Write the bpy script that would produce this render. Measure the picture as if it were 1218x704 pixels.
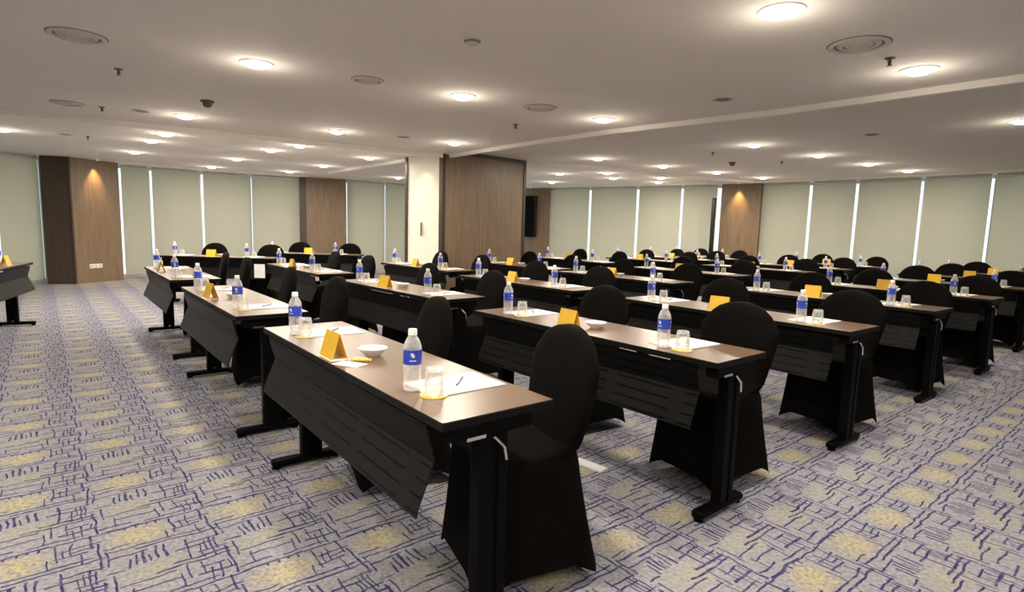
import bpy, bmesh, math, random
from mathutils import Vector, Matrix
random.seed(7)
S = bpy.context.scene
for o in list(bpy.data.objects):
    bpy.data.objects.remove(o)
C = S.collection
PI = math.pi

# ------------------------------------------------------------------ camera, world, exposure
CAM_H = 1.308; PITCH = 0.118587; ROLL = 0.0268565; FPX = 680.1
cam = bpy.data.cameras.new('camera'); co = bpy.data.objects.new('camera', cam); C.objects.link(co)
cam.sensor_width = 36; cam.lens = FPX / 1218 * 36; cam.clip_start = 0.02; cam.clip_end = 200
fw = Vector((0, math.cos(PITCH), -math.sin(PITCH))); up = Vector((0, math.sin(PITCH), math.cos(PITCH))); rt = Vector((1, 0, 0))
r2 = math.cos(ROLL) * rt + math.sin(ROLL) * up; u2 = -math.sin(ROLL) * rt + math.cos(ROLL) * up
M = Matrix((r2, u2, -fw)).transposed().to_4x4(); M.translation = (0, 0, CAM_H)
co.matrix_world = M
S.camera = co
S.view_settings.view_transform = 'Standard'
S.view_settings.look = 'None'
S.view_settings.gamma = 1.0
S.view_settings.use_curve_mapping = False
S.view_settings.exposure = 0.27
SKY_STRENGTH = 1.55
LAMP_W = 21.0; LAMP_COL = (1.0, 0.89, 0.76)
SPOT_W = 15.0; SPOT_COL = (1.0, 0.62, 0.22)
w = bpy.data.worlds.new('sky'); S.world = w; w.use_nodes = True
nt = w.node_tree; bg = nt.nodes['Background']
tc = nt.nodes.new('ShaderNodeTexCoord'); sx = nt.nodes.new('ShaderNodeSeparateXYZ'); rp = nt.nodes.new('ShaderNodeValToRGB')
mr = nt.nodes.new('ShaderNodeMapRange'); mr.inputs[1].default_value = -0.3; mr.inputs[2].default_value = 0.6
nt.links.new(tc.outputs['Generated'], sx.inputs[0]); nt.links.new(sx.outputs[2], mr.inputs[0]); nt.links.new(mr.outputs[0], rp.inputs[0])
rp.color_ramp.elements[0].color = (0.72, 0.77, 0.80, 1); rp.color_ramp.elements[1].color = (0.80, 0.92, 1.0, 1)
nt.links.new(rp.outputs[0], bg.inputs[0]); bg.inputs[1].default_value = SKY_STRENGTH

# ------------------------------------------------------------------ grid of the room (u along the tables, v across the rows)
TH = -0.881849
U = Vector((math.cos(TH), math.sin(TH))); V = Vector((-U.y, U.x))
def uv(u, v): p = U * u + V * v; return (p.x, p.y)
CZ = 2.42     # ceiling height
CZ2 = 2.50    # ceiling height of the far right bay
KF = 1.072

# ------------------------------------------------------------------ materials
def nodes(name):
    m = bpy.data.materials.new(name); m.use_nodes = True
    return m, m.node_tree, m.node_tree.nodes['Principled BSDF']
def pmat(name, col, rough=0.5, metal=0.0, spec=0.5, noise=0.0, scale=20, stretch=None, bump=0.0, **kw):
    m, t, b = nodes(name)
    b.inputs['Base Color'].default_value = (*col, 1); b.inputs['Roughness'].default_value = rough
    b.inputs['Metallic'].default_value = metal; b.inputs['Specular IOR Level'].default_value = spec
    for k, val in kw.items(): b.inputs[k.replace('_', ' ')].default_value = val
    if noise or bump:
        c = t.nodes.new('ShaderNodeTexCoord'); mp = t.nodes.new('ShaderNodeMapping')
        t.links.new(c.outputs['Object'], mp.inputs[0])
        if stretch: mp.inputs['Scale'].default_value = stretch
        n = t.nodes.new('ShaderNodeTexNoise'); n.inputs['Scale'].default_value = scale; n.inputs['Detail'].default_value = 5
        t.links.new(mp.outputs[0], n.inputs['Vector'])
        if noise:
            r = t.nodes.new('ShaderNodeValToRGB'); e = r.color_ramp.elements
            e[0].position = .3; e[1].position = .7
            e[0].color = (*[x * (1 - noise) for x in col], 1); e[1].color = (*[min(1, x * (1 + noise)) for x in col], 1)
            t.links.new(n.outputs[0], r.inputs[0]); t.links.new(r.outputs[0], b.inputs['Base Color'])
        if bump:
            bp = t.nodes.new('ShaderNodeBump'); bp.inputs['Strength'].default_value = bump; bp.inputs['Distance'].default_value = .01
            t.links.new(n.outputs[0], bp.inputs['Height']); t.links.new(bp.outputs[0], b.inputs['Normal'])
    return m
M_top = pmat('table_laminate', (0.150, 0.092, 0.052), 0.31, spec=1.0, noise=.14, scale=5, stretch=(1.2, 14, 1))
M_edge = pmat('black_edge', (0.005, 0.0045, 0.004), 0.5, spec=.15)
M_black = pmat('black_powder_coat', (0.0024, 0.0024, 0.0024), 0.5, spec=.06)
M_chrome = pmat('chrome', (0.75, 0.75, 0.76), 0.22, metal=1.0)
M_cloth = pmat('black_spandex', (0.0036, 0.0031, 0.0026), 0.9, spec=0.07, noise=.25, scale=9)
M_paper = pmat('paper', (0.86, 0.86, 0.84), 0.6, noise=.02, scale=30)
M_white = pmat('white_china', (0.85, 0.84, 0.81), 0.25)
M_yellow = pmat('yellow_card', (0.80, 0.48, 0.03), 0.55, noise=.06, scale=12)
M_coaster = pmat('yellow_coaster', (0.82, 0.60, 0.12), 0.6)
M_sweet = pmat('sweet_wrapper', (0.82, 0.60, 0.14), 0.35, noise=.2, scale=60)
M_ceil = pmat('ceiling_paint', (0.78, 0.74, 0.68), 0.9, spec=.2, noise=.02, scale=2)
M_trim = pmat('cream_trim', (0.88, 0.84, 0.77), 0.7, spec=.2)
M_cream = pmat('cream_panel', (0.80, 0.77, 0.66), 0.55, noise=.03, scale=3)
M_wall = pmat('plaster_wall', (0.60, 0.56, 0.48), 0.85, noise=.03, scale=4)
M_wood = pmat('brown_wood_veneer', (0.205, 0.142, 0.088), 0.42, noise=.22, scale=4, stretch=(9, 9, .5))
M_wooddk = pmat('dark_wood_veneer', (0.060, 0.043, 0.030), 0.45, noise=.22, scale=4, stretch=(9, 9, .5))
M_darkgap = pmat('bronze_edge_and_shade', (0.045, 0.030, 0.020), 0.4)
M_alu = pmat('aluminium_frame', (0.62, 0.64, 0.66), 0.4, metal=.3)
M_cap = pmat('white_cap', (0.88, 0.88, 0.88), 0.4)
M_vent = pmat('vent_paint', (0.60, 0.56, 0.50), 0.8)
M_ventdk = pmat('vent_shadow_gap', (0.22, 0.19, 0.16), 0.8)
M_brass = pmat('sprinkler_metal', (0.16, 0.12, 0.08), 0.4, metal=.6)
M_pen = pmat('pen_barrel', (0.10, 0.11, 0.16), 0.3)
M_screen = pmat('black_screen', (0.008, 0.010, 0.012), 0.25)

def mat_panel(name, base, sp):
    m, t, b = nodes(name); b.inputs['Specular IOR Level'].default_value = sp
    b.inputs['Roughness'].default_value = .36; b.inputs['Metallic'].default_value = .0
    N = t.nodes.new; L = t.links.new
    c = N('ShaderNodeTexCoord'); s = N('ShaderNodeSeparateXYZ'); L(c.outputs['Object'], s.inputs[0])
    dv = N('ShaderNodeMath'); dv.operation = 'DIVIDE'; dv.inputs[1].default_value = .044; L(s.outputs[2], dv.inputs[0])
    fr = N('ShaderNodeMath'); fr.operation = 'FRACT'; L(dv.outputs[0], fr.inputs[0])
    lt = N('ShaderNodeMath'); lt.operation = 'LESS_THAN'; lt.inputs[1].default_value = .16; L(fr.outputs[0], lt.inputs[0])
    # slots: horizontal rows broken into dashes
    wv = N('ShaderNodeMath'); wv.operation = 'PINGPONG'; wv.inputs[1].default_value = .20; L(s.outputs[0], wv.inputs[0])
    gt = N('ShaderNodeMath'); gt.operation = 'GREATER_THAN'; gt.inputs[1].default_value = .035; L(wv.outputs[0], gt.inputs[0])
    mu = N('ShaderNodeMath'); mu.operation = 'MULTIPLY'; L(lt.outputs[0], mu.inputs[0]); L(gt.outputs[0], mu.inputs[1])
    mx = N('ShaderNodeMix'); mx.data_type = 'RGBA'; L(mu.outputs[0], mx.inputs[0])
    mx.inputs[6].default_value = (*base, 1); mx.inputs[7].default_value = (.001, .001, .001, 1)
    L(mx.outputs[2], b.inputs['Base Color'])
    return m
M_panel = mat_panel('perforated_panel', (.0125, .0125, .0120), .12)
M_panel_shaded = mat_panel('perforated_panel_shaded', (.0050, .0050, .0047), .05)  # darker copy: shade on the inward-sloping upper section put into the colour

def mat_clear(name, tint, milk):
    m, t, b = nodes(name); N = t.nodes.new; L = t.links.new
    tr = N('ShaderNodeBsdfTransparent'); tr.inputs[0].default_value = (*tint, 1)
    b.inputs['Base Color'].default_value = (.93, .93, .92, 1); b.inputs['Roughness'].default_value = .08; b.inputs['Specular IOR Level'].default_value = .8
    lw = N('ShaderNodeLayerWeight'); lw.inputs[0].default_value = .35
    c = N('ShaderNodeTexCoord'); n = N('ShaderNodeTexNoise'); n.inputs['Scale'].default_value = 55; n.inputs['Detail'].default_value = 1
    L(c.outputs['Object'], n.inputs['Vector'])
    ma = N('ShaderNodeMath'); ma.operation = 'MULTIPLY_ADD'; ma.inputs[1].default_value = .8; ma.inputs[2].default_value = milk - .4
    L(n.outputs[0], ma.inputs[0])
    ad = N('ShaderNodeMath'); ad.operation = 'ADD'; ad.use_clamp = True; L(ma.outputs[0], ad.inputs[0]); L(lw.outputs['Facing'], ad.inputs[1])
    sc = N('ShaderNodeMath'); sc.operation = 'MULTIPLY'; sc.inputs[1].default_value = .62; L(ad.outputs[0], sc.inputs[0])
    mx = N('ShaderNodeMixShader'); L(sc.outputs[0], mx.inputs[0]); L(tr.outputs[0], mx.inputs[1]); L(b.outputs[0], mx.inputs[2])
    L(mx.outputs[0], t.nodes['Material Output'].inputs[0])
    return m
M_pet = mat_clear('clear_plastic', (.98, .98, .98), .42)
M_glass = mat_clear('clear_tumbler_glass', (.97, .97, .96), .22)

def mat_label():
    m, t, b = nodes('blue_bottle_label'); N = t.nodes.new; L = t.links.new
    b.inputs['Roughness'].default_value = .4
    c = N('ShaderNodeTexCoord'); s = N('ShaderNodeSeparateXYZ'); L(c.outputs['Object'], s.inputs[0])
    at = N('ShaderNodeMath'); at.operation = 'ARCTAN2'; L(s.outputs[1], at.inputs[0]); L(s.outputs[0], at.inputs[1])
    # repeated white emblem: a leaning drop with a short bar under it
    def mth(op, a, bb, cc=None):
        x = N('ShaderNodeMath'); x.operation = op
        for i, q in enumerate((a, bb, cc)):
            if q is None: continue
            if isinstance(q, (int, float)): x.inputs[i].default_value = q
            else: L(q, x.inputs[i])
        return x.outputs[0]
    P3 = 2 * PI / 3
    fr = mth('FRACT', mth('DIVIDE', mth('ADD', at.outputs[0], 4 * P3), P3), 0)
    du = mth('MULTIPLY', mth('SUBTRACT', fr, .5), P3 * .031)
    dz = mth('SUBTRACT', s.outputs[2], .126)
    q = mth('ADD', du, mth('MULTIPLY', dz, .35))
    d = mth('ADD', mth('POWER', mth('DIVIDE', q, .0062), 2), mth('POWER', mth('DIVIDE', dz, .0085), 2))
    drop = mth('LESS_THAN', d, 1.0)
    bar = mth('MULTIPLY', mth('COMPARE', s.outputs[2], .108, .0018), mth('COMPARE', du, 0.0, .011))
    mx = N('ShaderNodeMix'); mx.data_type = 'RGBA'; L(mth('MAXIMUM', drop, bar), mx.inputs[0])
    mx.inputs[6].default_value = (.030, .062, .50, 1); mx.inputs[7].default_value = (.72, .76, .86, 1)
    L(mx.outputs[2], b.inputs['Base Color'])
    return m
M_label = mat_label()

def mat_blind():
    m, t, b = nodes('woven_blind_fabric'); N = t.nodes.new; L = t.links.new
    col = (.50, .50, .42, 1)
    c = N('ShaderNodeTexCoord'); n = N('ShaderNodeTexNoise'); n.inputs['Scale'].default_value = 3; L(c.outputs['Object'], n.inputs['Vector'])
    r = N('ShaderNodeValToRGB'); r.color_ramp.elements[0].color = (.49, .47, .395, 1); r.color_ramp.elements[1].color = (.56, .54, .455, 1)
    L(n.outputs[0], r.inputs[0]); L(r.outputs[0], b.inputs['Base Color']); b.inputs['Roughness'].default_value = .85; b.inputs['Specular IOR Level'].default_value = .2
    tl = N('ShaderNodeBsdfTranslucent'); tl.inputs[0].default_value = (.82, .775, .645, 1)
    mx = N('ShaderNodeMixShader'); mx.inputs[0].default_value = .50
    L(b.outputs[0], mx.inputs[1]); L(tl.outputs[0], mx.inputs[2]); L(mx.outputs[0], t.nodes['Material Output'].inputs[0])
    return m
M_blind = mat_blind()

def mat_pane():
    m, t, b = nodes('window_glass'); N = t.nodes.new; L = t.links.new
    tr = N('ShaderNodeBsdfTransparent'); tr.inputs[0].default_value = (.93, .97, .98, 1)
    gl = N('ShaderNodeBsdfGlossy'); gl.inputs['Roughness'].default_value = .02
    mx = N('ShaderNodeMixShader'); mx.inputs[0].default_value = .06
    L(tr.outputs[0], mx.inputs[1]); L(gl.outputs[0], mx.inputs[2]); L(mx.outputs[0], t.nodes['Material Output'].inputs[0])
    return m
M_pane = mat_pane()

def mat_emit(name, col, st):
    m, t, b = nodes(name)
    b.inputs['Base Color'].default_value = (.9, .9, .9, 1)
    b.inputs['Emission Color'].default_value = (*col, 1); b.inputs['Emission Strength'].default_value = st
    return m
M_lamp = mat_emit('lit_diffuser', (1, .93, .80), 9.0)
M_spot = mat_emit('lit_spot_lens', (1, .85, .6), 6.0)

def mat_carpet():
    m, t, b = nodes('patterned_carpet'); N = t.nodes.new; L = t.links.new
    b.inputs['Roughness'].default_value = .95; b.inputs['Specular IOR Level'].default_value = .1
    def mth(op, a, bb=None, cc=None):
        x = N('ShaderNodeMath'); x.operation = op
        for i, q in enumerate((a, bb, cc)):
            if q is None: continue
            if isinstance(q, (int, float)): x.inputs[i].default_value = q
            else: L(q, x.inputs[i])
        return x.outputs[0]
    geo = N('ShaderNodeTexCoord')
    nz = N('ShaderNodeTexNoise'); nz.inputs['Scale'].default_value = 9; nz.inputs['Detail'].default_value = 2; L(geo.outputs['Object'], nz.inputs['Vector'])
    sn = N('ShaderNodeSeparateColor'); L(nz.outputs['Color'], sn.inputs[0])
    s = N('ShaderNodeSeparateXYZ'); L(geo.outputs['Object'], s.inputs[0])
    X, Y = s.outputs[0], s.outputs[1]
    uu = mth('ADD', mth('MULTIPLY', X, U.x), mth('MULTIPLY', Y, U.y))
    vv = mth('ADD', mth('MULTIPLY', X, V.x), mth('MULTIPLY', Y, V.y))
    uu = mth('ADD', uu, mth('MULTIPLY_ADD', sn.outputs[0], .036, -.018))
    vv = mth('ADD', vv, mth('MULTIPLY_ADD', sn.outputs[1], .036, -.018))
    PU, PV = .62, .395
    y = mth('MULTIPLY', mth('FRACT', mth('DIVIDE', mth('ADD', uu, 2.80 + 62), PU)), PU)
    x = mth('MULTIPLY', mth('FRACT', mth('DIVIDE', mth('ADD', vv, -.12 + 39.5), PV)), PV)
    H = [(0, .0, .23, .0070), (.012, .23, .395, .0044), (.195, .0, .36, .0046), (.222, .10, .395, .0050), (.248, .0, .14, .004), (.42, .20, .395, .0060),
         (.447, .14, .395, .0050), (.47, .03, .20, .0042), (.325, .22, .36, .005), (.13, .24, .35, .0048), (.555, .26, .395, .0062), (.585, .0, .12, .005),
         (.36, .0, .06, .004), (.525, .06, .22, .0042), (.60, .16, .33, .0042), (.075, .26, .39, .0042), (.288, .26, .39, .0044), (.16, .0, .09, .004),
         (.385, .30, .395, .0042), (.105, .30, .36, .004), (.50, .28, .36, .0042)]
    VV = [(.36, 0, .12, .0044), (.378, .09, .30, .0044), (.348, .28, .45, .0038), (.386, .40, .62, .0044), (.338, .50, .62, .0034), (.365, .30, .40, .0034),
          (.075, .28, .36, .0042), (.098, .26, .345, .0046), (.122, .245, .35, .0056), (.142, .29, .35, .0034), (.166, .24, .34, .0042), (.192, .25, .345, .0050),
          (.25, .02, .16, .0038), (.30, .03, .14, .0034), (.268, .25, .42, .0042), (.312, .33, .43, .0030), (.022, .38, .50, .0036), (.22, .12, .20, .003),
          (.09, 0, .03, .004), (.13, 0, .034, .004), (.165, 0, .026, .004), (.20, 0, .036, .004), (.24, .44, .56, .0034), (.29, .46, .56, .003), (.06, .50, .59, .0026),
          (.215, .50, .60, .003), (.325, .14, .22, .003), (.005, .18, .30, .0034), (.275, .06, .13, .003), (.33, .30, .38, .003), (.37, .50, .56, .003), (.31, .52, .62, .003)]
    acc = None
    for (yc, a, bb, hw) in H:
        q = mth('MULTIPLY', mth('COMPARE', y, yc + (.006 if yc == 0 else 0), hw), mth('COMPARE', x, (a + bb) / 2, (bb - a) / 2))
        acc = q if acc is None else mth('MAXIMUM', acc, q)
    for (xc, a, bb, hw) in VV:
        q = mth('MULTIPLY', mth('COMPARE', x, xc, hw), mth('COMPARE', y, (a + bb) / 2, (bb - a) / 2))
        acc = mth('MAXIMUM', acc, q)
    # worn ink: line strength varies
    n2 = N('ShaderNodeTexNoise'); n2.inputs['Scale'].default_value = 26; n2.inputs['Detail'].default_value = 2; L(geo.outputs['Object'], n2.inputs['Vector'])
    ink = mth('MULTIPLY', acc, mth('MULTIPLY_ADD', n2.outputs[0], 1.2, .30))
    def blob(xc, yc, rx, ry):
        dx = mth('DIVIDE', mth('SUBTRACT', x, xc), rx); dy = mth('DIVIDE', mth('SUBTRACT', y, yc), ry)
        d = mth('SQRT', mth('ADD', mth('MULTIPLY', dx, dx), mth('MULTIPLY', dy, dy)))
        k = N('ShaderNodeMath'); k.operation = 'SUBTRACT'; k.use_clamp = True; k.inputs[0].default_value = 1.0; L(d, k.inputs[1]); return k.outputs[0]
    n3 = N('ShaderNodeTexNoise'); n3.inputs['Scale'].default_value = 60; n3.inputs['Detail'].default_value = 3; L(geo.outputs['Object'], n3.inputs['Vector'])
    yb = mth('MULTIPLY', blob(.13, .105, .15, .12), mth('MULTIPLY_ADD', n3.outputs[0], 2.6, -.85))
    gb = mth('MULTIPLY', blob(.16, .43, .17, .11), mth('MULTIPLY_ADD', n3.outputs[0], 2.0, -.55))
    base = N('ShaderNodeValToRGB'); L(n3.outputs[0], base.inputs[0])
    base.color_ramp.elements[0].color = (.205, .203, .225, 1); base.color_ramp.elements[0].position = .3
    base.color_ramp.elements[1].color = (.375, .372, .410, 1); base.color_ramp.elements[1].position = .7
    def mixc(f, a, colr):
        k = N('ShaderNodeMix'); k.data_type = 'RGBA'; k.clamp_factor = True; L(f, k.inputs[0]); L(a, k.inputs[6]); k.inputs[7].default_value = (*colr, 1); return k.outputs[2]
    c1 = mixc(yb, base.outputs[0], (.56, .47, .13))
    c2 = mixc(gb, c1, (.38, .37, .22))
    c3 = mixc(ink, c2, (.035, .034, .125))
    L(c3, b.inputs['Base Color'])
    bp = N('ShaderNodeBump'); bp.inputs['Strength'].default_value = .3; bp.inputs['Distance'].default_value = .006; L(n3.outputs[0], bp.inputs['Height']); L(bp.outputs[0], b.inputs['Normal'])
    return m
M_carpet = mat_carpet()

# ------------------------------------------------------------------ mesh helpers
class MB:
    def __init__(s): s.v = []; s.f = []; s.m = []
    def add(s, vs, fs, mi=0):
        k = len(s.v); s.v += [tuple(q) for q in vs]
        for f in fs: s.f.append([k + i for i in f]); s.m.append(mi)
        return s
    def box(s, x0, x1, y0, y1, z0, z1, mi=0, top=None, rot=None, at=None):
        vs = [(x0, y0, z0), (x1, y0, z0), (x1, y1, z0), (x0, y1, z0), (x0, y0, z1), (x1, y0, z1), (x1, y1, z1), (x0, y1, z1)]
        if rot is not None: vs = [tuple(rot @ Vector(q) + Vector(at or (0, 0, 0))) for q in vs]
        k = len(s.v); s.v += vs
        for i, f in enumerate([(0, 3, 2, 1), (4, 5, 6, 7), (0, 1, 5, 4), (1, 2, 6, 5), (2, 3, 7, 6), (3, 0, 4, 7)]):
            s.f.append([k + j for j in f]); s.m.append(top if (i == 1 and top is not None) else mi)
        return s
    def prism(s, pts, z0, z1, mi=0, mats=None):
        n = len(pts); k = len(s.v)
        s.v += [(p[0], p[1], z0) for p in pts] + [(p[0], p[1], z1) for p in pts]
        s.f.append([k + i for i in range(n)][::-1]); s.m.append(mi); s.f.append([k + n + i for i in range(n)]); s.m.append(mi)
        for i in range(n):
            j = (i + 1) % n; s.f.append([k + i, k + j, k + n + j, k + n + i]); s.m.append(mats[i] if mats else mi)
        return s
    def lathe(s, prof, n=20, cx=0, cy=0, mi=0, cap0=True, cap1=True):
        k = len(s.v)
        for (r, z) in prof:
            for i in range(n):
                a = 2 * PI * i / n; s.v.append((cx + r * math.cos(a), cy + r * math.sin(a), z))
        for j in range(len(prof) - 1):
            for i in range(n):
                i2 = (i + 1) % n; s.f.append([k + j * n + i, k + j * n + i2, k + (j + 1) * n + i2, k + (j + 1) * n + i]); s.m.append(mi)
        if cap0: s.f.append([k + i for i in range(n)][::-1]); s.m.append(mi)
        if cap1: s.f.append([k + (len(prof) - 1) * n + i for i in range(n)]); s.m.append(mi)
        return s
    def tube(s, a, b, r, n=8, mi=0):
        a = Vector(a); b = Vector(b); d = (b - a).normalized(); p = d.orthogonal().normalized(); q = d.cross(p); k = len(s.v)
        for c in (a, b):
            for i in range(n):
                t = 2 * PI * i / n; s.v.append(tuple(c + r * (math.cos(t) * p + math.sin(t) * q)))
        for i in range(n):
            j = (i + 1) % n; s.f.append([k + i, k + j, k + n + j, k + n + i]); s.m.append(mi)
        s.f.append([k + i for i in range(n)][::-1]); s.m.append(mi); s.f.append([k + n + i for i in range(n)]); s.m.append(mi)
        return s
    def build(s, name, mats, parent=None, bevel=0, seg=2, smooth=False, angle=None):
        me = bpy.data.meshes.new(name); me.from_pydata(s.v, [], s.f)
        for mm in (mats if isinstance(mats, (list, tuple)) else [mats]): me.materials.append(mm)
        for p, i in zip(me.polygons, s.m): p.material_index = i
        bm = bmesh.new(); bm.from_mesh(me); bmesh.ops.recalc_face_normals(bm, faces=bm.faces)
        if bevel: bmesh.ops.bevel(bm, geom=list(bm.edges), offset=bevel, segments=seg, affect='EDGES', profile=.5)
        if smooth:
            for f in bm.faces: f.smooth = True
            for e in bm.edges:
                if len(e.link_faces) == 2 and e.calc_face_angle(0) > (angle or .7): e.smooth = False
        bm.to_mesh(me); bm.free()
        o = bpy.data.objects.new(name, me); C.objects.link(o)
        if parent: o.parent = parent
        return o

def tag(o, label=None, cat=None, group=None, kind=None):
    if label: o['label'] = label
    if cat: o['category'] = cat
    if group: o['group'] = group
    if kind: o['kind'] = kind
    return o
def struct(o): o['kind'] = 'structure'; return o
def empty(name, loc=(0, 0, 0), rz=0.0):
    o = bpy.data.objects.new(name, None); C.objects.link(o); o.location = loc; o.rotation_euler = (0, 0, rz); o.empty_display_size = .1
    return o
def dup(o, parent=None):
    c = o.copy(); C.objects.link(c)
    if parent: c.parent = parent
    for ch in [x for x in o.children]: dup(ch, c)
    return c
protos = {}
def place(key, maker, loc, rz, label, cat, group):
    """first use builds the thing, every later use copies it with its parts"""
    if key not in protos:
        o = maker(); protos[key] = o
    else:
        o = dup(protos[key])
    o.location = loc; o.rotation_euler = (0, 0, rz)
    return tag(o, label, cat, group)

# ------------------------------------------------------------------ room shell
# inner line of the blinds, left to right (metres); the facade is a gentle curve with a far corner
WL = [(-8.05, 12.80), (-7.28, 13.47), (-6.42, 14.06), (-5.36, 14.55)]                 # three blinds after the left column's short blind
WR = []
left_run = [(-9.72, 9.15), (-9.25, 10.35), (-9.00, 11.05)]
def far(*q): return [(x * KF, y * KF) for x, y in q]
poly = [(-10.6, -3.2), (-10.6, 3.0), (-10.35, 6.2), (-9.85, 8.6), (-9.40, 10.35), (-9.15, 11.2), (-8.75, 12.35), (-8.18, 12.92), (-7.40, 13.60), (-6.50, 14.20),
        (-5.42, 14.70), (-4.42, 15.08), (-3.55, 15.68), (-2.55, 16.35), (-1.2, 17.25)] + far((0.1, 16.85), (0.98, 16.22), (2.08, 15.45), (3.20, 14.74), (4.12, 14.05), (4.86, 13.55), (5.58, 12.98),
        (6.25, 12.13), (6.84, 11.50), (7.54, 10.68), (8.14, 9.84), (8.75, 8.7)) + [(10.1, 6.5), (10.6, 3.0), (10.6, -3.2)]
n = len(poly)
K1 = Vector(uv(-8.62, 4.76)); K2 = Vector(uv(-7.73, 4.90)); K3 = Vector(uv(-7.89, 6.73)); K4 = K1 + (K3 - K2)
mb = MB(); mb.prism([(p[0], p[1]) for p in reversed(poly)], -.12, 0.0); floor = struct(mb.build('floor', M_carpet))
# the track line splits the ceiling into the near bays and the slightly higher far right bay
TRK = [(9.35, -3.2), uv(3.0, 5.2), uv(-.93, 5.16), uv(-2.55, 5.16), uv(-4.4, 4.96), uv(-5.52, 4.95), uv(-7.70, 5.02), tuple((K1 + K3) / 2), tuple(K4 * .99 + K3 * .01)]
near_poly = poly[0:15] + TRK[::-1]
far_poly = TRK + poly[14:]
mb = MB(); mb.prism([(p[0], p[1]) for p in reversed(near_poly)], CZ, 2.7); ceil = struct(mb.build('ceiling', M_ceil))
mb = MB(); mb.prism([(p[0], p[1]) for p in reversed(far_poly)], CZ2, 2.7); ceil2 = struct(mb.build('ceiling_bay', M_ceil))
def wall_seg(name, pts, mat, z0=0, z1=2.6, th=.15, out=1):
    m = MB()
    for a, b in zip(pts[:-1], pts[1:]):
        a = Vector(a); b = Vector(b); d = (b - a).normalized(); nn = Vector((-d.y, d.x)) * th * out
        m.prism([a, b, b + nn, a + nn], z0, z1)
    return struct(m.build(name, mat))
wall_seg('wall_left', poly[0:4], M_wall)
wall_seg('wall_right', poly[26:30], M_wall)
wall_seg('wall_back', [poly[29], poly[0]], M_wall)

# windows: frame and pane in every bay of the facade
def window(k, a, b, CZ=2.42):
    a = Vector(a); b = Vector(b); d = b - a; L = d.length; ang = math.atan2(d.y, d.x)
    root = MB()
    root.box(-.035, .035, 0, .09, 0, CZ).box(L - .035, L + .035, 0, .09, 0, CZ).box(.03, L - .03, .01, .08, 0, .07).box(.03, L - .03, .01, .08, CZ - .06, CZ)
    o = struct(root.build('window_%d' % k, M_alu)); o.location = (a.x, a.y, 0); o.rotation_euler = (0, 0, ang)
    MB().box(.03, L - .03, .04, .048, .06, CZ - .05).build('pane', M_pane, o)
    return o
k = 1
for i in range(3, 26):
    window(k, poly[i], poly[i + 1], CZ if i < 14 else CZ2); k += 1
# skirting strip under the blinds
mb = MB()
for i in range(3, 26):
    a = Vector(poly[i]); b = Vector(poly[i + 1]); d = (b - a).normalized(); nn = Vector((d.y, -d.x)) * .03
    mb.prism([a, b, b + nn, a + nn], 0, .07)
struct(mb.build('baseboard_window', M_trim))

# roller blinds
blinds = []
def blind(a, b, label, gap=.035, zb=.10, CZ=2.42):
    a = Vector(a); b = Vector(b); d = (b - a).normalized(); a = a + d * gap; b = b - d * gap
    dd = b - a; L = dd.length; ang = math.atan2(dd.y, dd.x)
    root = empty('roller_blind', (a.x, a.y, 0), ang)
    MB().box(0, L, -.003, .003, zb, CZ - .001).build('fabric', M_blind, root)
    MB().box(0, L, -.008, .008, zb - .025, zb).build('bottom_bar', M_alu, root)
    MB().tube((0, 0.012, CZ - .045), (L, .012, CZ - .045), .022, 12).build('roller_tube', M_alu, root)
    tag(root, label, 'blind', 'closed roller blinds along the curved facade')
    return root
ordw = ['first', 'second', 'third', 'fourth', 'fifth', 'sixth', 'seventh', 'eighth', 'ninth']
blind((-9.72, 9.05), (-9.26, 10.30), 'pale roller blind left of the two-tone wood column, at the frame edge')
blind((-9.26, 10.30), (-9.02, 11.02), 'narrow pale roller blind touching the dark side of the left wood column')
seq = [(-8.46, 12.40), (-8.05, 12.80), (-7.28, 13.47), (-6.42, 14.06), (-5.36, 14.55)]
for i in range(4): blind(seq[i], seq[i + 1], 'pale roller blind, %s one right of the spotlit left wood column' % ordw[i])
seq = [(-4.36, 14.95), (-3.50, 15.52), (-2.55, 16.18), (-1.25, 17.05)]
for i in range(3): blind(seq[i], seq[i + 1], 'pale roller blind, %s one between dull wood panel and square pillar' % ordw[i])
seq = far((0.92, 16.02), (2.00, 15.30), (3.10, 14.58), (4.02, 13.90), (4.72, 13.42))
for i in range(4): blind(seq[i], seq[i + 1], 'pale roller blind, %s one right of the black wall speaker' % ordw[i], CZ=CZ2)
seq = far((5.46, 12.86), (6.13, 12.02), (6.72, 11.40), (7.42, 10.58), (8.02, 9.76), (8.60, 8.72))
for i in range(5): blind(seq[i], seq[i + 1], 'pale roller blind, %s one right of the spotlit right wood panel' % ordw[i], CZ=CZ2)

# wood-clad columns
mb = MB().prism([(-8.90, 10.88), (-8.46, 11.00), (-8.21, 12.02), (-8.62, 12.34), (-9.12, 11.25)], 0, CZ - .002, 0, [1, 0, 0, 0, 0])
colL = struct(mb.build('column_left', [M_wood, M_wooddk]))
MB().prism([(-8.475, 10.985), (-8.445, 10.993), (-8.437, 11.025), (-8.467, 11.03)], 0, CZ - .004).build('edge_strip', M_darkgap, colL)
mb = MB().prism([(-5.33, 14.40), (-4.30, 14.78), (-4.42, 15.04), (-5.33, 14.68)], 0, CZ - .002)
colM = struct(mb.build('column_far', [M_wood]))
MB().prism([(-5.35, 14.375), (-5.20, 14.43), (-5.205, 14.447), (-5.355, 14.392)], 0, CZ - .004).build('edge_strip', M_wooddk, colM)
mb = MB().prism(far((4.72, 13.24), (5.41, 12.75), (5.58, 12.95), (4.86, 13.48)), 0, CZ2 - .002)
colR = struct(mb.build('column_right', [M_wood]))
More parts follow.
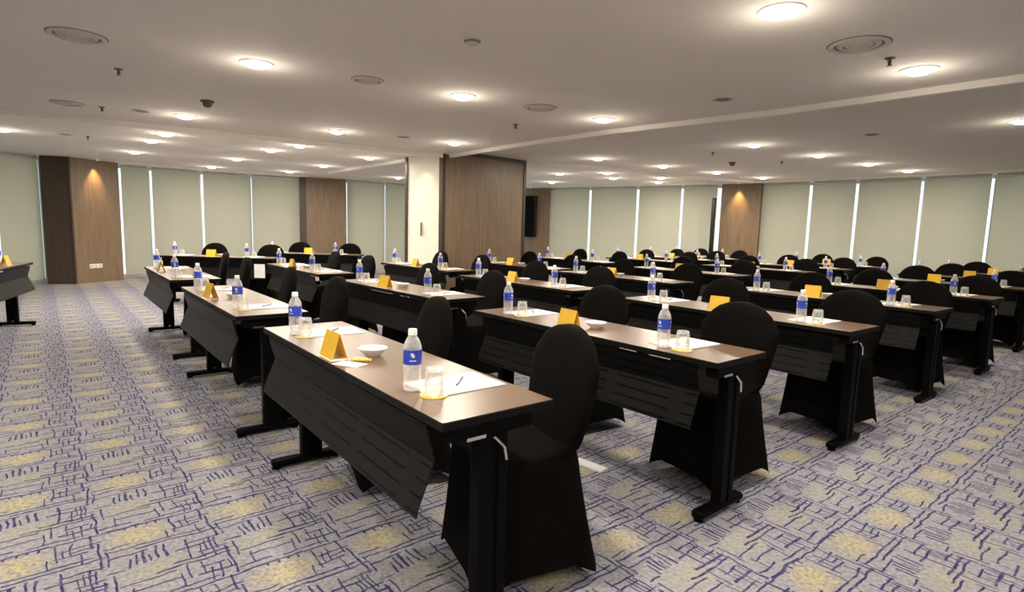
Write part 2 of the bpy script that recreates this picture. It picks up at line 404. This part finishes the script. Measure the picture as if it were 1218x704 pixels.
mb = MB().prism(far((0.02, 16.50), (0.95, 15.88), (1.05, 16.12), (0.14, 16.76)), 0, CZ2 - .002)
colB = struct(mb.build('column_corner', [M_wood]))
# square pillar: cream face towards the tables, wood face to the right
mb = MB().prism([K1, K2, K3, K4], 0, CZ2 - .002, 0, [1, 0, 0, 0])
pil = struct(mb.build('column_pillar', [M_wood, M_cream]))
e1 = (K2 - K1).normalized(); e2 = (K3 - K2).normalized()
def strip(p, d1, w1, d2, w2, name='edge_strip', m=M_darkgap):
    MB().prism([p, p + d1 * w1, p + d1 * w1 + d2 * w2, p + d2 * w2], 0, CZ2 - .004).build(name, m, pil)
strip(K1 - e1 * .02 - e2 * .02, e1, .06, e2, .05)
strip(K2 - e1 * .06 - e2 * .02, e1, .045, e2, .05)
strip(K2 - e1 * .01 - e2 * .025, e1, .035, e2, .06)
strip(K3 - e2 * .05, e1, .012, e2, .06)
MB().prism([K2 - e2 * .01 + e1 * .001, K2 + e1 * .014, K3 + e1 * .014, K3 + e1 * .001], CZ2 - .06, CZ2 - .004).build('top_shadow_strip', M_darkgap, pil)  # shadow along the pillar's top edge, built as a dark strip
hp = K1 + e1 * .42 - e2 * .025
MB().box(-.010, .010, -.012, .012, 1.14, 1.36).build('pull_handle', M_darkgap, pil).location = (hp.x, hp.y, 0)

# ceiling beams: slim downstand tracks between the ceiling bays
def beam(name, pts, h, wd, z=CZ, top=None):
    m = MB()
    for a, b in zip(pts[:-1], pts[1:]):
        a = Vector(a); b = Vector(b); d = (b - a).normalized(); nn = Vector((-d.y, d.x)) * wd / 2
        m.prism([a - nn, b - nn, b + nn, a + nn], z - h, top or z)
    return struct(m.build(name, M_trim))
beam('trim_1', [uv(-8.75, -3.4), uv(-8.27, -.2), uv(-8.10, 1.5), uv(-7.92, 3.4), uv(-7.66, 4.85)], .065, .05)
beam('trim_2', far(uv(-7.36, 6.5), uv(-7.03, 7.2), uv(-6.90, 9.3), uv(-6.25, 11.6)), .055, .05, CZ2)
beam('trim_3', TRK[1:7], .050, .05, CZ, CZ2)
beam('trim_4', [uv(-12.4, 4.93), uv(-8.70, 4.86)], .050, .05)
beam('trim_5', [(-8.0, 11.6), (-7.55, 12.35), (-6.85, 12.98), (-6.05, 13.55), (-5.0, 14.0)], .022, .03)
beam('trim_6', far((.9, 15.3), (2.0, 14.6), (3.2, 13.85), (4.6, 12.85), (5.6, 11.95), (6.4, 11.1), (7.6, 9.6), (8.3, 8.3)), .022, .03, CZ2)
# added unseen slab outside the glass, shades the top of the blinds
mb = MB()
for z, rng in ((CZ, range(3, 14)), (CZ2, range(14, 26))):
    for i in rng:
        a = Vector(poly[i]); b = Vector(poly[i + 1]); d = (b - a).normalized(); nn = Vector((-d.y, d.x))
        mb.prism([a + nn * .10, b + nn * .10, b + nn * .95 + d * .1, a + nn * .95 - d * .1], z, z + .2)
struct(mb.build('added_shade_slab', M_alu))

# ------------------------------------------------------------------ furniture makers
TL, TW, TZ = 1.80, .43, .75
def make_table():
    root = empty('training_table')
    top = MB().box(0, TL, 0, TW, TZ - .028, TZ, 0, top=1)
    o = top.build('tabletop', [M_edge, M_top], root, bevel=.003, seg=1)
    pr = [(.006, .715), (.010, .68), (.032, .605), (.032, .592), (-.024, .455), (-.029, .43)]
    m = MB(); x0, x1 = .085, TL - .100; nx = 8
    for side in (0, .006):
        for i in range(nx + 1):
            for (yy, zz) in pr: m.v.append((x0 + (x1 - x0) * i / nx, yy + side, zz))
    P = len(pr); Q = (nx + 1) * P
    for sd in (0, 1):
        for i in range(nx):
            for j in range(P - 1):
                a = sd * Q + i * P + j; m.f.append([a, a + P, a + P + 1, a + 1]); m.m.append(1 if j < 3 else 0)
    for j in range(P - 1):
        for i in (0, nx): a = i * P + j; m.f.append([a, a + 1, Q + a + 1, Q + a]); m.m.append(0)
    for i in range(nx):
        for j in (0, P - 1): a = i * P + j; m.f.append([a, a + P, Q + a + P, Q + a]); m.m.append(0)
    pan = m.build('modesty_panel', [M_panel, M_panel_shaded], root, smooth=True, angle=.5)
    for xb in (.35, 1.45):
        MB().box(xb - .012, xb + .012, .085, .16, .60, .64).build('bracket', M_black, pan)
    MB().box(.10, TL - .10, .19, .235, TZ - .075, TZ - .03).build('rail', M_black, root, bevel=.004, seg=1)
    for xe, sg in ((.095, -1), (TL - .055, 1)):
        lg = MB().box(xe - .027, xe + .027, .155, .205, .045, TZ - .07).box(xe - .027, xe + .027, .225, .265, .045, TZ - .07).box(xe - .020, xe + .020, .20, .23, .06, TZ - .08)
        leg = lg.build('leg', M_black, root, bevel=.006)
        ft = MB()
        for (y0, y1) in ((-.0, .37),):
            ft.box(xe - .030, xe + .030, y0, y1, .012, .050)
        f = ft.build('foot', M_black, leg, bevel=.014, seg=3, smooth=True)
        for yg in (.025, .345): MB().lathe([(.022, 0), (.022, .014)], 12, xe, yg).build('glide', M_black, leg)
        MB().box(xe - .032, xe + .032, .05, .36, TZ - .082, TZ - .029).build('hinge_bracket', M_black, leg, bevel=.005, seg=1)
        lv = MB().tube((xe + sg * .034, .20, TZ - .085), (xe + sg * .040, .238, TZ - .125), .0055).tube((xe + sg * .040, .238, TZ - .125), (xe + sg * .036, .250, TZ - .17), .0055)
        lv.box(xe + sg * .033 - .002, xe + sg * .033 + .002, .10, .17, TZ - .083, TZ - .072)
        lv.build('release_lever', M_chrome, leg)
    return root

def ring(hw, yf, yb, z, n=44, e=4.0, hem=0.0):
    pts = []; yc = (yf + yb) / 2; hd = (yb - yf) / 2
    for i in range(n):
        a = 2 * PI * (i + .5) / n; c, s = math.cos(a), math.sin(a)
        x = hw * math.copysign(abs(c) ** (2 / e), c); y = yc + hd * math.copysign(abs(s) ** (2 / e), s)
        pts.append((x, y, z + hem * (1 - min(abs(x) / hw, abs(y - yc) / hd) ** 2.2)))
    return pts
def loft(rings, name, mat, parent, cap=True):
    m = MB(); n = len(rings[0])
    for r in rings: m.v += r
    for j in range(len(rings) - 1):
        for i in range(n):
            i2 = (i + 1) % n; m.f.append([j * n + i, j * n + i2, (j + 1) * n + i2, (j + 1) * n + i]); m.m.append(0)
    if cap: m.f.append([(len(rings) - 1) * n + i for i in range(n)]); m.m.append(0)
    return m.build(name, mat, parent, smooth=True, angle=1.2)
def make_chair():
    root = empty('banquet_chair')
    lo = [ring(.238, -.255, .262, 0.0, e=7, hem=.105), ring(.231, -.248, .246, .11, e=6.5, hem=.02), ring(.222, -.240, .226, .22, e=6), ring(.214, -.232, .204, .34, e=5.5), ring(.212, -.232, .192, .42, e=5),
          ring(.212, -.230, .190, .455, e=4.5), ring(.205, -.220, .190, .478, e=4), ring(.200, -.190, .190, .487, e=3.6), ring(.200, -.08, .190, .495, e=3.4), ring(.199, .03, .191, .507, e=3.2), ring(.200, .085, .193, .53, e=3.2)]
    hi = [ring(.200, .085, .193, .53, e=3.2), ring(.206, .108, .198, .57, e=3.2), ring(.217, .122, .208, .63, e=3), ring(.228, .132, .217, .69, e=3), ring(.232, .139, .225, .735, e=3), ring(.232, .146, .231, .775, e=3),
          ring(.223, .153, .237, .81, e=2.9), ring(.203, .160, .242, .843, e=2.8), ring(.175, .167, .246, .876, e=2.7), ring(.138, .175, .248, .904, e=2.6), ring(.092, .185, .248, .923, e=2.4), ring(.040, .198, .244, .934, e=2.2)]
    loft(lo, 'seat_cover', M_cloth, root, cap=False); loft(hi, 'back_cover', M_cloth, root)
    return root
def make_bottle():
    root = empty('water_bottle')
    B = .955
    body = [(.020, .001), (.029, .003), (.0325, .010), (.0315, .022), (.0325, .034), (.0315, .046), (.0325, .058), (.0312, .070), (.0325, .084), (.0325, .096), (.0325, .150), (.0318, .158), (.0290, .170), (.0230, .184), (.0165, .194), (.0135, .199), (.0135, .204)]
    MB().lathe([(r * B, z * B) for r, z in body], 24).build('bottle_body', M_pet, root, smooth=True)
    MB().lathe([(.0330 * B, .098 * B), (.0330 * B, .150 * B)], 24, cap0=False, cap1=False).build('paper_label', M_label, root, smooth=True)
    MB().lathe([(r * B, z * B) for r, z in [(.0160, .200), (.0162, .203), (.0155, .206), (.0155, .219), (.0140, .2215)]], 20).build('cap', M_cap, root, smooth=True)
    return root
def make_glass():
    root = empty('drinking_glass')
    MB().lathe([(.0475, 0.0), (.0475, .0025)], 28).build('coaster', M_coaster, root)
    pr = [(.034, .003), (.0335, .03), (.031, .07), (.0285, .090), (.0270, .093), (.012, .0935), (.012, .085), (.0255, .083), (.0285, .068), (.0315, .03), (.032, .003)]
    MB().lathe(pr, 24, cap0=False, cap1=False).build('tumbler', M_glass, root, smooth=True)
    return root
def make_paper():
    root = empty('notepaper')
    MB().box(-.105, .105, -.148, .148, 0, .004).build('sheet', M_paper, root)
    return root
def make_pen():
    root = empty('pen')
    MB().tube((-.050, 0, .0042), (.050, 0, .0042), .0036, 10).build('barrel', M_pen, root, smooth=True)
    MB().lathe([(.0040, -.002), (.0040, .010), (.0008, .020)], 10).build('tip', M_chrome, root)
    t = root.children[-1]; t.rotation_euler = (0, PI / 2, 0); t.location = (.050, 0, .0042)
    MB().box(-.045, -.012, -.0012, .0012, .0076, .0092).build('clip', M_chrome, root)
    return root
def make_tent():
    root = empty('tent_card')
    m = MB(); h, d, t = .108, .034, .0012
    for sg in (-1, 1):
        a = [(-.071, sg * d, 0), (.071, sg * d, 0), (.071, sg * .0008, h), (-.071, sg * .0008, h)]
        b = [(x, y - sg * t, z) for (x, y, z) in a]
        m.add(a + b, [(0, 1, 2, 3), (4, 7, 6, 5), (0, 4, 5, 1), (2, 6, 7, 3), (1, 5, 6, 2), (0, 3, 7, 4)])
    m.build('folded_card', M_yellow, root)
    MB().box(-.078, .078, -.040, .040, 0, .0008).build('base_card', M_paper, root)
    for c in root.children:
        if c.name.startswith('folded'): c.location.z = .001
    return root
def make_bowl():
    root = empty('sweet_bowl')
    MB().lathe([(.030, 0), (.032, .004), (.045, .014), (.060, .030), (.063, .034), (.060, .034), (.043, .017), (.028, .008), (.004, .007)], 28, cap1=False).build('bowl', M_white, root, smooth=True)
    m = MB()
    rr = random.Random(3)
    for i in range(7):
        a = i * 2.4; r = .006 + .028 * (i / 7); x, y = r * math.cos(a), r * math.sin(a)
        m.lathe([(.003, .014), (.0085, .018), (.0095, .023), (.006, .028), (.001, .030)], 8, x, y)
    m.build('sweets', M_white, root, smooth=True)
    return root

# ------------------------------------------------------------------ tables in seven rows, chairs and place settings
D = math.radians
ROWS = [
    ('first',   [(-3.13, .88, -.9), (-5.37, .87, -.6), (-7.79, .90, -.4)]),
    ('second',  [(-3.10, 2.23, .1), (-5.46, 2.26, 2.0), (-7.94, 2.30, .1)]),
    ('third',   [(-3.10, 3.73, -1.8), (-5.46, 3.69, 1.4), (-7.76, 3.86, .8)]),
    ('fourth',  [(-3.11, 5.42, -2.2), (-5.50, 5.30, .7), (-7.55, 5.42, 0)]),
    ('fifth',   [(-3.07, 7.02, -1.0), (-5.76, 7.10, 0), (-8.42, 7.50, -1.0)]),
    ('sixth',   [(-3.10, 8.86, 0), (-5.70, 8.98, 0), (-8.05, 9.15, 0)]),
    ('seventh', [(-3.12, 10.48, 0), (-5.72, 10.50, 0), (-8.25, 10.48, 0)]),
    ('last', [(-3.12, 12.05, 0), (-5.72, 12.05, 0), (-8.35, 11.62, 0)]),
]
POS = ['nearest', 'middle', 'farthest']
rj = random.Random(11)
def setting(o2, th, names, seats, place_lbl, rich=True, tent=True, bowl=True, chair_rot=None):
    """lay one table: o2 front-left corner on the floor, th heading of its long edge"""
    uu = Vector((math.cos(th), math.sin(th))); vv = Vector((-uu.y, uu.x)); o2 = Vector(o2)
    def at(s, t, z): p = o2 + uu * s + vv * t; return (p.x, p.y, z)
    z = TZ + .0005
    for key, s0 in seats:
        seat = 'window-side seat' if key == 'far' else 'camera-side seat'
        if 'cross' in place_lbl: seat = 'left seat' if key == 'far' else 'right seat'
        j = lambda a: rj.uniform(-a, a)
        s = s0 + (.02 if place_lbl.startswith('nearest table, first') else j(.02))
        place('chair', make_chair, at(s + (.005 if key == 'near' else 0), .536 + j(.012), 0), th - .12 + j(.05) - (.10 if place_lbl.startswith('nearest table, first') else 0), 'black-covered banquet chair, %s, %s' % (seat, place_lbl), 'chair', 'black covered chairs at the training tables')
        off = -.02 if key == 'near' else -.22
        bx = s0 + off
        place('bottle', make_bottle, at(bx + j(.006), .085 + j(.012), z), th + j(1.5), 'blue-labelled water bottle, %s, %s' % (seat, place_lbl), 'bottle', 'water bottles on the training tables')
        place('glass', make_glass, at(bx + .092 + j(.006), .112 + j(.012), z), th, 'upturned glass on yellow coaster, %s, %s' % (seat, place_lbl), 'glass', 'upturned glasses on the training tables')
        pr = th - .10 + j(.10)
        pp = (s0 - .01 if key == 'near' else s0 - .19) + j(.01)
        pc = at(pp, .252, z)
        place('paper', make_paper, pc, pr, 'white notepaper, %s, %s' % (seat, place_lbl), 'paper', 'notepaper on the training tables')
        place('pen', make_pen, (pc[0] + .02 * vv.x, pc[1] + .02 * vv.y, z + .0042), pr + 2.3 + j(.3), 'dark pen on notepaper, %s, %s' % (seat, place_lbl), 'pen', 'pens on the notepaper')
    if tent: place('tent', make_tent, at(.87 + rj.uniform(-.04, .04), .055, z), th + rj.uniform(-.12, .12) - (-.12 if place_lbl.startswith('nearest table, first') else 0), 'yellow tent card, %s' % place_lbl, 'card', 'yellow tent cards on the training tables')
    if bowl: place('bowl', make_bowl, at(.90 + rj.uniform(-.03, .03), .205, z), th, 'small white bowl of sweets, %s' % place_lbl, 'bowl', 'sweet bowls on the training tables')
for row, tabs in ROWS:
    for pos, (u0, v0, dth) in zip(POS, tabs):
        th = TH + D(dth); o2 = uv(u0, v0)
        pl = '%s table, %s row from the aisle' % (pos, row)
        place('table', make_table, (o2[0], o2[1], 0), th, 'brown-topped training table, %s of the %s row from the aisle' % (pos, row), 'table', 'training tables in rows')
        setting(o2, th, row, [('far', .48), ('near', 1.48)], pl)
# two tables set across the head of the room, facing the camera
for nm, a, b in (('leftmost cross table below the windows', (-10.16, 1.33), (-8.90, 2.74)), ('second cross table below the windows', (-10.75, 2.95), (-9.55, 4.36))):
    A = Vector(uv(*a)); B = Vector(uv(*b)); d = (B - A).normalized(); th = math.atan2(d.y, d.x)
    place('table', make_table, (A.x, A.y, 0), th, 'brown-topped training table, %s' % nm, 'table', 'training tables in rows')
    setting(A, th, nm, [('far', .47), ('near', 1.40)], nm)
# the table at the left edge, turned towards the audience
A = Vector((-5.72, 6.80)); d = (Vector((-5.26, 5.86)) - A).normalized()
th = math.atan2(d.y, d.x) + PI
B = A + d * TL
place('table', make_table, (B.x, B.y, 0), th, 'training table cut by the left frame edge, across the empty aisle', 'table', 'training tables in rows')
uu = Vector((math.cos(th), math.sin(th))); vv = Vector((-uu.y, uu.x))
def atL(s, t): p = B + uu * s + vv * t; return (p.x, p.y, TZ + .0005)
place('bottle', make_bottle, atL(1.58, .26), 0, 'blue-labelled water bottle on the table at the left frame edge', 'bottle', 'water bottles on the training tables')
place('tent', make_tent, atL(1.25, .10), th, 'yellow tent card on the table at the left frame edge', 'card', 'yellow tent cards on the training tables')

# extras on and near the closest table
o2 = Vector(uv(-3.13, .88)); th = TH + D(-.9); uu = Vector((math.cos(th), math.sin(th))); vv = Vector((-uu.y, uu.x))
def atA(s, t): p = o2 + uu * s + vv * t; return (p.x, p.y, TZ + .0005)
sw = empty('sweet_packet', atA(.98, .115), th + .9)
MB().tube((-.030, 0, .009), (.030, 0, .009), .0085, 12).build('wrapper', M_sweet, sw, smooth=True)
m = MB()
for sg in (-1, 1):
    m.add([(sg * .030, -.004, .009), (sg * .044, -.010, .004), (sg * .044, .010, .014), (sg * .030, .004, .009), (sg * .031, 0, .012)], [(0, 1, 2, 3), (0, 1, 2, 4), (4, 2, 3)])
m.build('twisted_end', M_sweet, sw)
tag(sw, 'yellow wrapped sweet beside the white bowl on the closest table', 'sweet')
cd = MB().box(-.06, .06, -.035, .035, 0, .0015).build('paper_slip', M_paper); cd.location = atA(1.0, .06); cd.rotation_euler = (0, 0, th + .5)
tag(cd, 'white paper slip next to the yellow tent card on the closest table', 'paper')
fc = empty('floor_card', (*uv(-2.07, 2.30), 0.0005), TH + .12)
MB().box(-.10, .10, -.032, .032, 0, .010).build('card', M_paper, fc)
tag(fc, 'white card lying on the carpet behind the closest covered chair', 'card')

# ------------------------------------------------------------------ ceiling fittings
def cpos(a, b):
    if b > 5.1 and a > -11: x, y = uv(a * KF, b * KF); return x, y, CZ2
    x, y = uv(a, b); return x, y, CZ
def make_lamp():
    root = empty('downlight')
    MB().lathe([(.088, -.001), (.090, -.008), (.112, -.006), (.115, 0.0), (.088, 0.0)], 32, cap0=False, cap1=False).build('trim_ring', M_cap, root, smooth=True)
    MB().lathe([(.0, -.036), (.03, -.034), (.06, -.026), (.080, -.014), (.088, -.001)], 28, cap0=False, cap1=False).build('diffuser', M_lamp, root, smooth=True)
    ld = bpy.data.lights.new('downlight_beam', 'AREA'); ld.shape = 'DISK'; ld.size = .165; ld.energy = LAMP_W; ld.color = LAMP_COL; ld.spread = math.radians(178)
    lo = bpy.data.objects.new('downlight_beam', ld); C.objects.link(lo); lo.parent = root; lo.location = (0, 0, -.040)
    lp = bpy.data.lights.new('downlight_glow', 'POINT'); lp.energy = LAMP_W * .12; lp.color = LAMP_COL; lp.shadow_soft_size = .05
    lq = bpy.data.objects.new('downlight_glow', lp); C.objects.link(lq); lq.parent = root; lq.location = (0, 0, -.17)
    return root
LINES = [
    ('over the empty aisle', [(-10.29, -.31)]),
    ('over the first table row', [(-4.44, 1.25), (-7.22, 1.28), (-8.92, 1.34), (-9.87, 1.30), (-11.81, 1.31)]),
    ('over the second table row', [(-1.49, 2.92), (-4.21, 2.86), (-6.91, 2.86), (-8.59, 2.99), (-9.52, 2.86), (-11.43, 2.83), (-13.58, 2.87)]),
    ('over the third table row', [(-1.36, 4.56), (-4.03, 4.45), (-6.60, 4.36), (-9.19, 4.36), (-11.21, 4.36), (-13.15, 4.34)]),
    ('over the fifth table row', [(-1.24, 7.09), (-3.77, 6.97), (-6.24, 6.81), (-12.38, 6.61)]),
    ('over the gap behind the fifth table row', [(-3.59, 8.40), (-6.08, 8.27), (-7.62, 8.59), (-8.51, 8.17)]),
    ('over the sixth table row', [(-3.46, 9.83), (-5.91, 9.66), (-7.39, 10.0), (-8.26, 9.51), (-10.12, 9.47)]),
    ('over the last table row', [(-3.32, 11.15), (-5.73, 11.02), (-8.07, 10.83)]),
]
for nm, pts in LINES:
    for i, (a, b) in enumerate(pts):
        x, y, cz = cpos(a, b)
        place('lamp', make_lamp, (x, y, cz), 0, 'round lit downlight %s, %s from the camera' % (nm, ordw[i]) if len(pts) > 1 else 'round lit downlight %s' % nm, 'ceiling light', 'recessed round downlights')
# unseen lamps above and behind the camera, added to brighten the foreground carpet
for (a, b) in [(1.25, -.35), (1.3, 1.25), (1.25, 2.9), (-1.5, -.35), (-1.6, 1.28), (-4.6, -1.55), (-3.0, -1.85), (-1.5, -1.95), (0.0, -1.2)]:
    x, y, cz = cpos(a, b)
    place('lamp', make_lamp, (x, y, cz), 0, 'unseen added downlight above or behind the camera', 'ceiling light', 'recessed round downlights')

def make_vent():
    root = empty('air_diffuser')
    MB().lathe([(.10, -.002), (.185, -.004), (.190, 0)], 40, cap0=False, cap1=False).build('dark_gap', M_ventdk, root)
    for r in (.175, .125, .078):
        MB().lathe([(r - .030, -.005), (r - .018, -.014), (r - .002, -.010), (r + .006, -.003)], 40, cap0=False, cap1=False).build('ring_vane', M_vent, root, smooth=True)
    MB().lathe([(.0, -.012), (.045, -.012), (.055, -.004)], 28, cap0=False, cap1=False).build('centre_disc', M_vent, root, smooth=True)
    return root
for i, (a, b, l, sc_) in enumerate([(-4.60, .24, 'round air diffuser at the upper left above the aisle', 0.85), (-1.43, 3.74, 'round air diffuser at the upper right beside a large downlight', 0.88), (-4.30, 2.03, 'round air diffuser between the first and second rows, far from the pillar', 0.66),
                               (-4.08, 3.64, 'round air diffuser in front of the long ceiling track right of centre', 0.82), (-7.34, .27, 'round air diffuser near the left end of the ceiling track', 0.75)]):
    x, y, cz = cpos(a, b); place('vent', make_vent, (x, y, cz), 0, l, 'vent', 'round ceiling air diffusers').scale = (sc_, sc_, 1)
def make_speaker():
    root = empty('ceiling_speaker')
    MB().lathe([(.060, -.002), (.078, -.008), (.088, -.006), (.090, 0)], 32, cap0=False, cap1=False).build('ring', M_vent, root, smooth=True)
    MB().lathe([(.0, -.004), (.062, -.004)], 28, cap0=False, cap1=False).build('grille', M_ventdk, root)
    return root
for a, b, l in [(-2.72, 4.46, 'small dark round grille just before the long right ceiling track'), (-7.26, .88, 'small dark round grille near the left ceiling track'), (-2.48, 7.05, 'small dark round grille beyond the right ceiling track'),
                (-6.68, 3.64, 'small dark round grille in front of the square pillar'), (-10.15, .34, 'small dark round grille before the left wood column')]:
    x, y, cz = cpos(a, b); place('speaker', make_speaker, (x, y, cz), 0, l, 'ceiling grille', 'small ceiling grilles')
x, y = uv(-2.94, 2.06)
det = empty('smoke_detector', (x, y, CZ)); MB().lathe([(.0, -.030), (.03, -.030), (.042, -.022), (.05, -.010), (.055, 0)], 28, cap0=False).build('cover', M_vent, det, smooth=True)
MB().lathe([(.043, -.0215), (.0505, -.0105)], 28, cap0=False, cap1=False).build('sensor_slot', M_ventdk, det)
tag(det, 'flat round smoke detector near the top centre of the ceiling', 'detector')
def make_sprinkler():
    root = empty('sprinkler_head')
    MB().lathe([(.030, 0), (.028, -.006), (.010, -.010)], 18, cap0=False).build('escutcheon', M_brass, root, smooth=True)
    MB().lathe([(.010, -.008), (.010, -.024), (.006, -.030), (.006, -.040)], 12).tube((-.012, 0, -.020), (-.006, 0, -.042), .0025).tube((.012, 0, -.020), (.006, 0, -.042), .0025).build('frame', M_brass, root)
    MB().lathe([(.004, -.042), (.017, -.044), (.017, -.046), (.004, -.047)], 14).build('deflector', M_brass, root)
    return root
for a, b, l in [(-5.38, .52, 'ceiling sprinkler head beside the upper left air diffuser'), (-7.32, .55, 'ceiling sprinkler head close to the left ceiling track'), (-1.40, 4.15, 'ceiling sprinkler head between upper right diffuser and big downlight'),
                (-4.92, 4.04, 'ceiling sprinkler head above the square pillar, right of centre'), (-10.12, .58, 'ceiling sprinkler head before the left wood column'), (-4.52, 7.25, 'ceiling sprinkler head beyond the long track, above the fourth row'),
                (-4.29, 8.78, 'ceiling sprinkler head near the right wood panel')]:
    x, y, cz = cpos(a, b); place('sprinkler', make_sprinkler, (x, y, cz), 0, l, 'sprinkler', 'ceiling sprinkler heads')
def make_cam():
    root = empty('dome_detector')
    MB().lathe([(.060, 0), (.060, -.016), (.052, -.022)], 24, cap0=False, cap1=True).build('mount', M_brass, root, smooth=True)
    MB().lathe([(.044, -.022), (.042, -.040), (.030, -.056), (.012, -.064)], 24, cap0=False).build('dome', M_brass, root, smooth=True)
    return root
for a, b, l in [(-6.15, 1.28, 'dark dome detector on the ceiling before the left track'), (-4.91, 8.44, 'dark dome detector on the ceiling near the right wood panel')]:
    x, y, cz = cpos(a, b); place('dome', make_cam, (x, y, cz), 0, l, 'detector', 'dark dome detectors')

# warm accent spots washing the wood and cream panels
def spot(loc, aim, label, watts, col, size=70):
    root = empty('accent_spotlight', loc)
    MB().lathe([(.030, -.001), (.032, -.008), (.044, -.006), (.046, 0)], 24, cap0=False, cap1=False).build('trim_ring', M_cap, root, smooth=True)
    MB().lathe([(.0, -.003), (.030, -.003)], 20, cap0=False, cap1=False).build('lens', M_spot, root)
    ld = bpy.data.lights.new('accent_beam', 'SPOT'); ld.energy = watts; ld.color = col; ld.spot_size = math.radians(size); ld.spot_blend = .9; ld.shadow_soft_size = .02
    lo = bpy.data.objects.new('accent_beam', ld); C.objects.link(lo); lo.parent = root; lo.location = (0, 0, -.012)
    d = Vector(aim) - Vector(loc); lo.rotation_euler = d.to_track_quat('-Z', 'Y').to_euler()
    tag(root, label, 'spotlight', 'accent spotlights above the panels')
spot((-8.225, 11.465, CZ), (-8.30, 11.49, 1.3), 'small accent spotlight above the left two-tone wood column', SPOT_W * 6.0, SPOT_COL, 62)
spot((4.97 * KF, 12.93 * KF, CZ2), (5.02 * KF, 13.01 * KF, 1.3), 'small accent spotlight above the right wood panel', SPOT_W * 6.0, SPOT_COL, 62)
p = K1 + e1 * .50 - e2 * .30
spot((p.x, p.y, CZ), (p.x + e2.x * .3, p.y + e2.y * .3, 1.3), 'small accent spotlight above the cream pillar face', SPOT_W * 1.1, (1, .80, .50), 80)
p = Vector((.45, 16.0)) * KF
spot((p.x, p.y, CZ2), (p.x + .1, p.y + .2, 1.3), 'small accent spotlight above the black wall speaker', SPOT_W * 1.0, SPOT_COL, 62)

# ------------------------------------------------------------------ wall fittings
ws = empty('wall_speaker', (0.50 * KF, 16.145 * KF, 0), math.atan2(-.56, .84))
MB().box(-.20, .17, -.12, 0, 1.05, 2.28).build('cabinet', M_screen, ws, bevel=.012)
MB().box(-.185, .155, -.132, -.12, 1.07, 2.26).build('grille', M_black, ws, bevel=.004, seg=1)
tag(ws, 'tall black wall speaker on wood panel just right of the pillar', 'speaker')
po = empty('slim_post', (4.53 * KF, 13.16 * KF, 0), -.7)
MB().box(-.16, .16, -.14, .14, 0, .025).build('base', M_black, po, bevel=.008)
MB().box(-.042, .042, -.04, .04, .025, 2.16).build('upright', M_screen, po, bevel=.01)
tag(po, 'slim tall black post standing before the blinds, left of right wood panel', 'post')
a = Vector((-8.46, 11.00)); b = Vector((-8.21, 12.02)); d = (b - a).normalized(); q = a + d * .44; nn = Vector((d.y, -d.x))
so = empty('wall_socket', (q.x, q.y, 0), math.atan2(d.y, d.x))
MB().box(-.135, .135, -.012, 0, .285, .37).build('plate', M_white, so, bevel=.004)
m = MB()
for xx in (-.09, 0, .09):
    m.box(xx - .028, xx + .028, -.0145, -.012, .300, .355)
m.build('outlet', M_vent, so)
tag(so, 'white triple socket plate low on the left wood column', 'socket')
# white sheet hanging at the end of the cross table
A = Vector(uv(-8.90, 2.74)); d = (A - Vector(uv(-10.16, 1.33))).normalized(); p = A + Vector((d.y, -d.x)) * .06 - d * .25
hs = empty('hanging_sheet', (p.x, p.y, 0), math.atan2(d.y, d.x))
MB().box(-.085, .075, -.006, .002, .46, .665).build('sheet', M_paper, hs)
tag(hs, 'white sheet hanging from the right end of the leftmost cross table', 'paper')
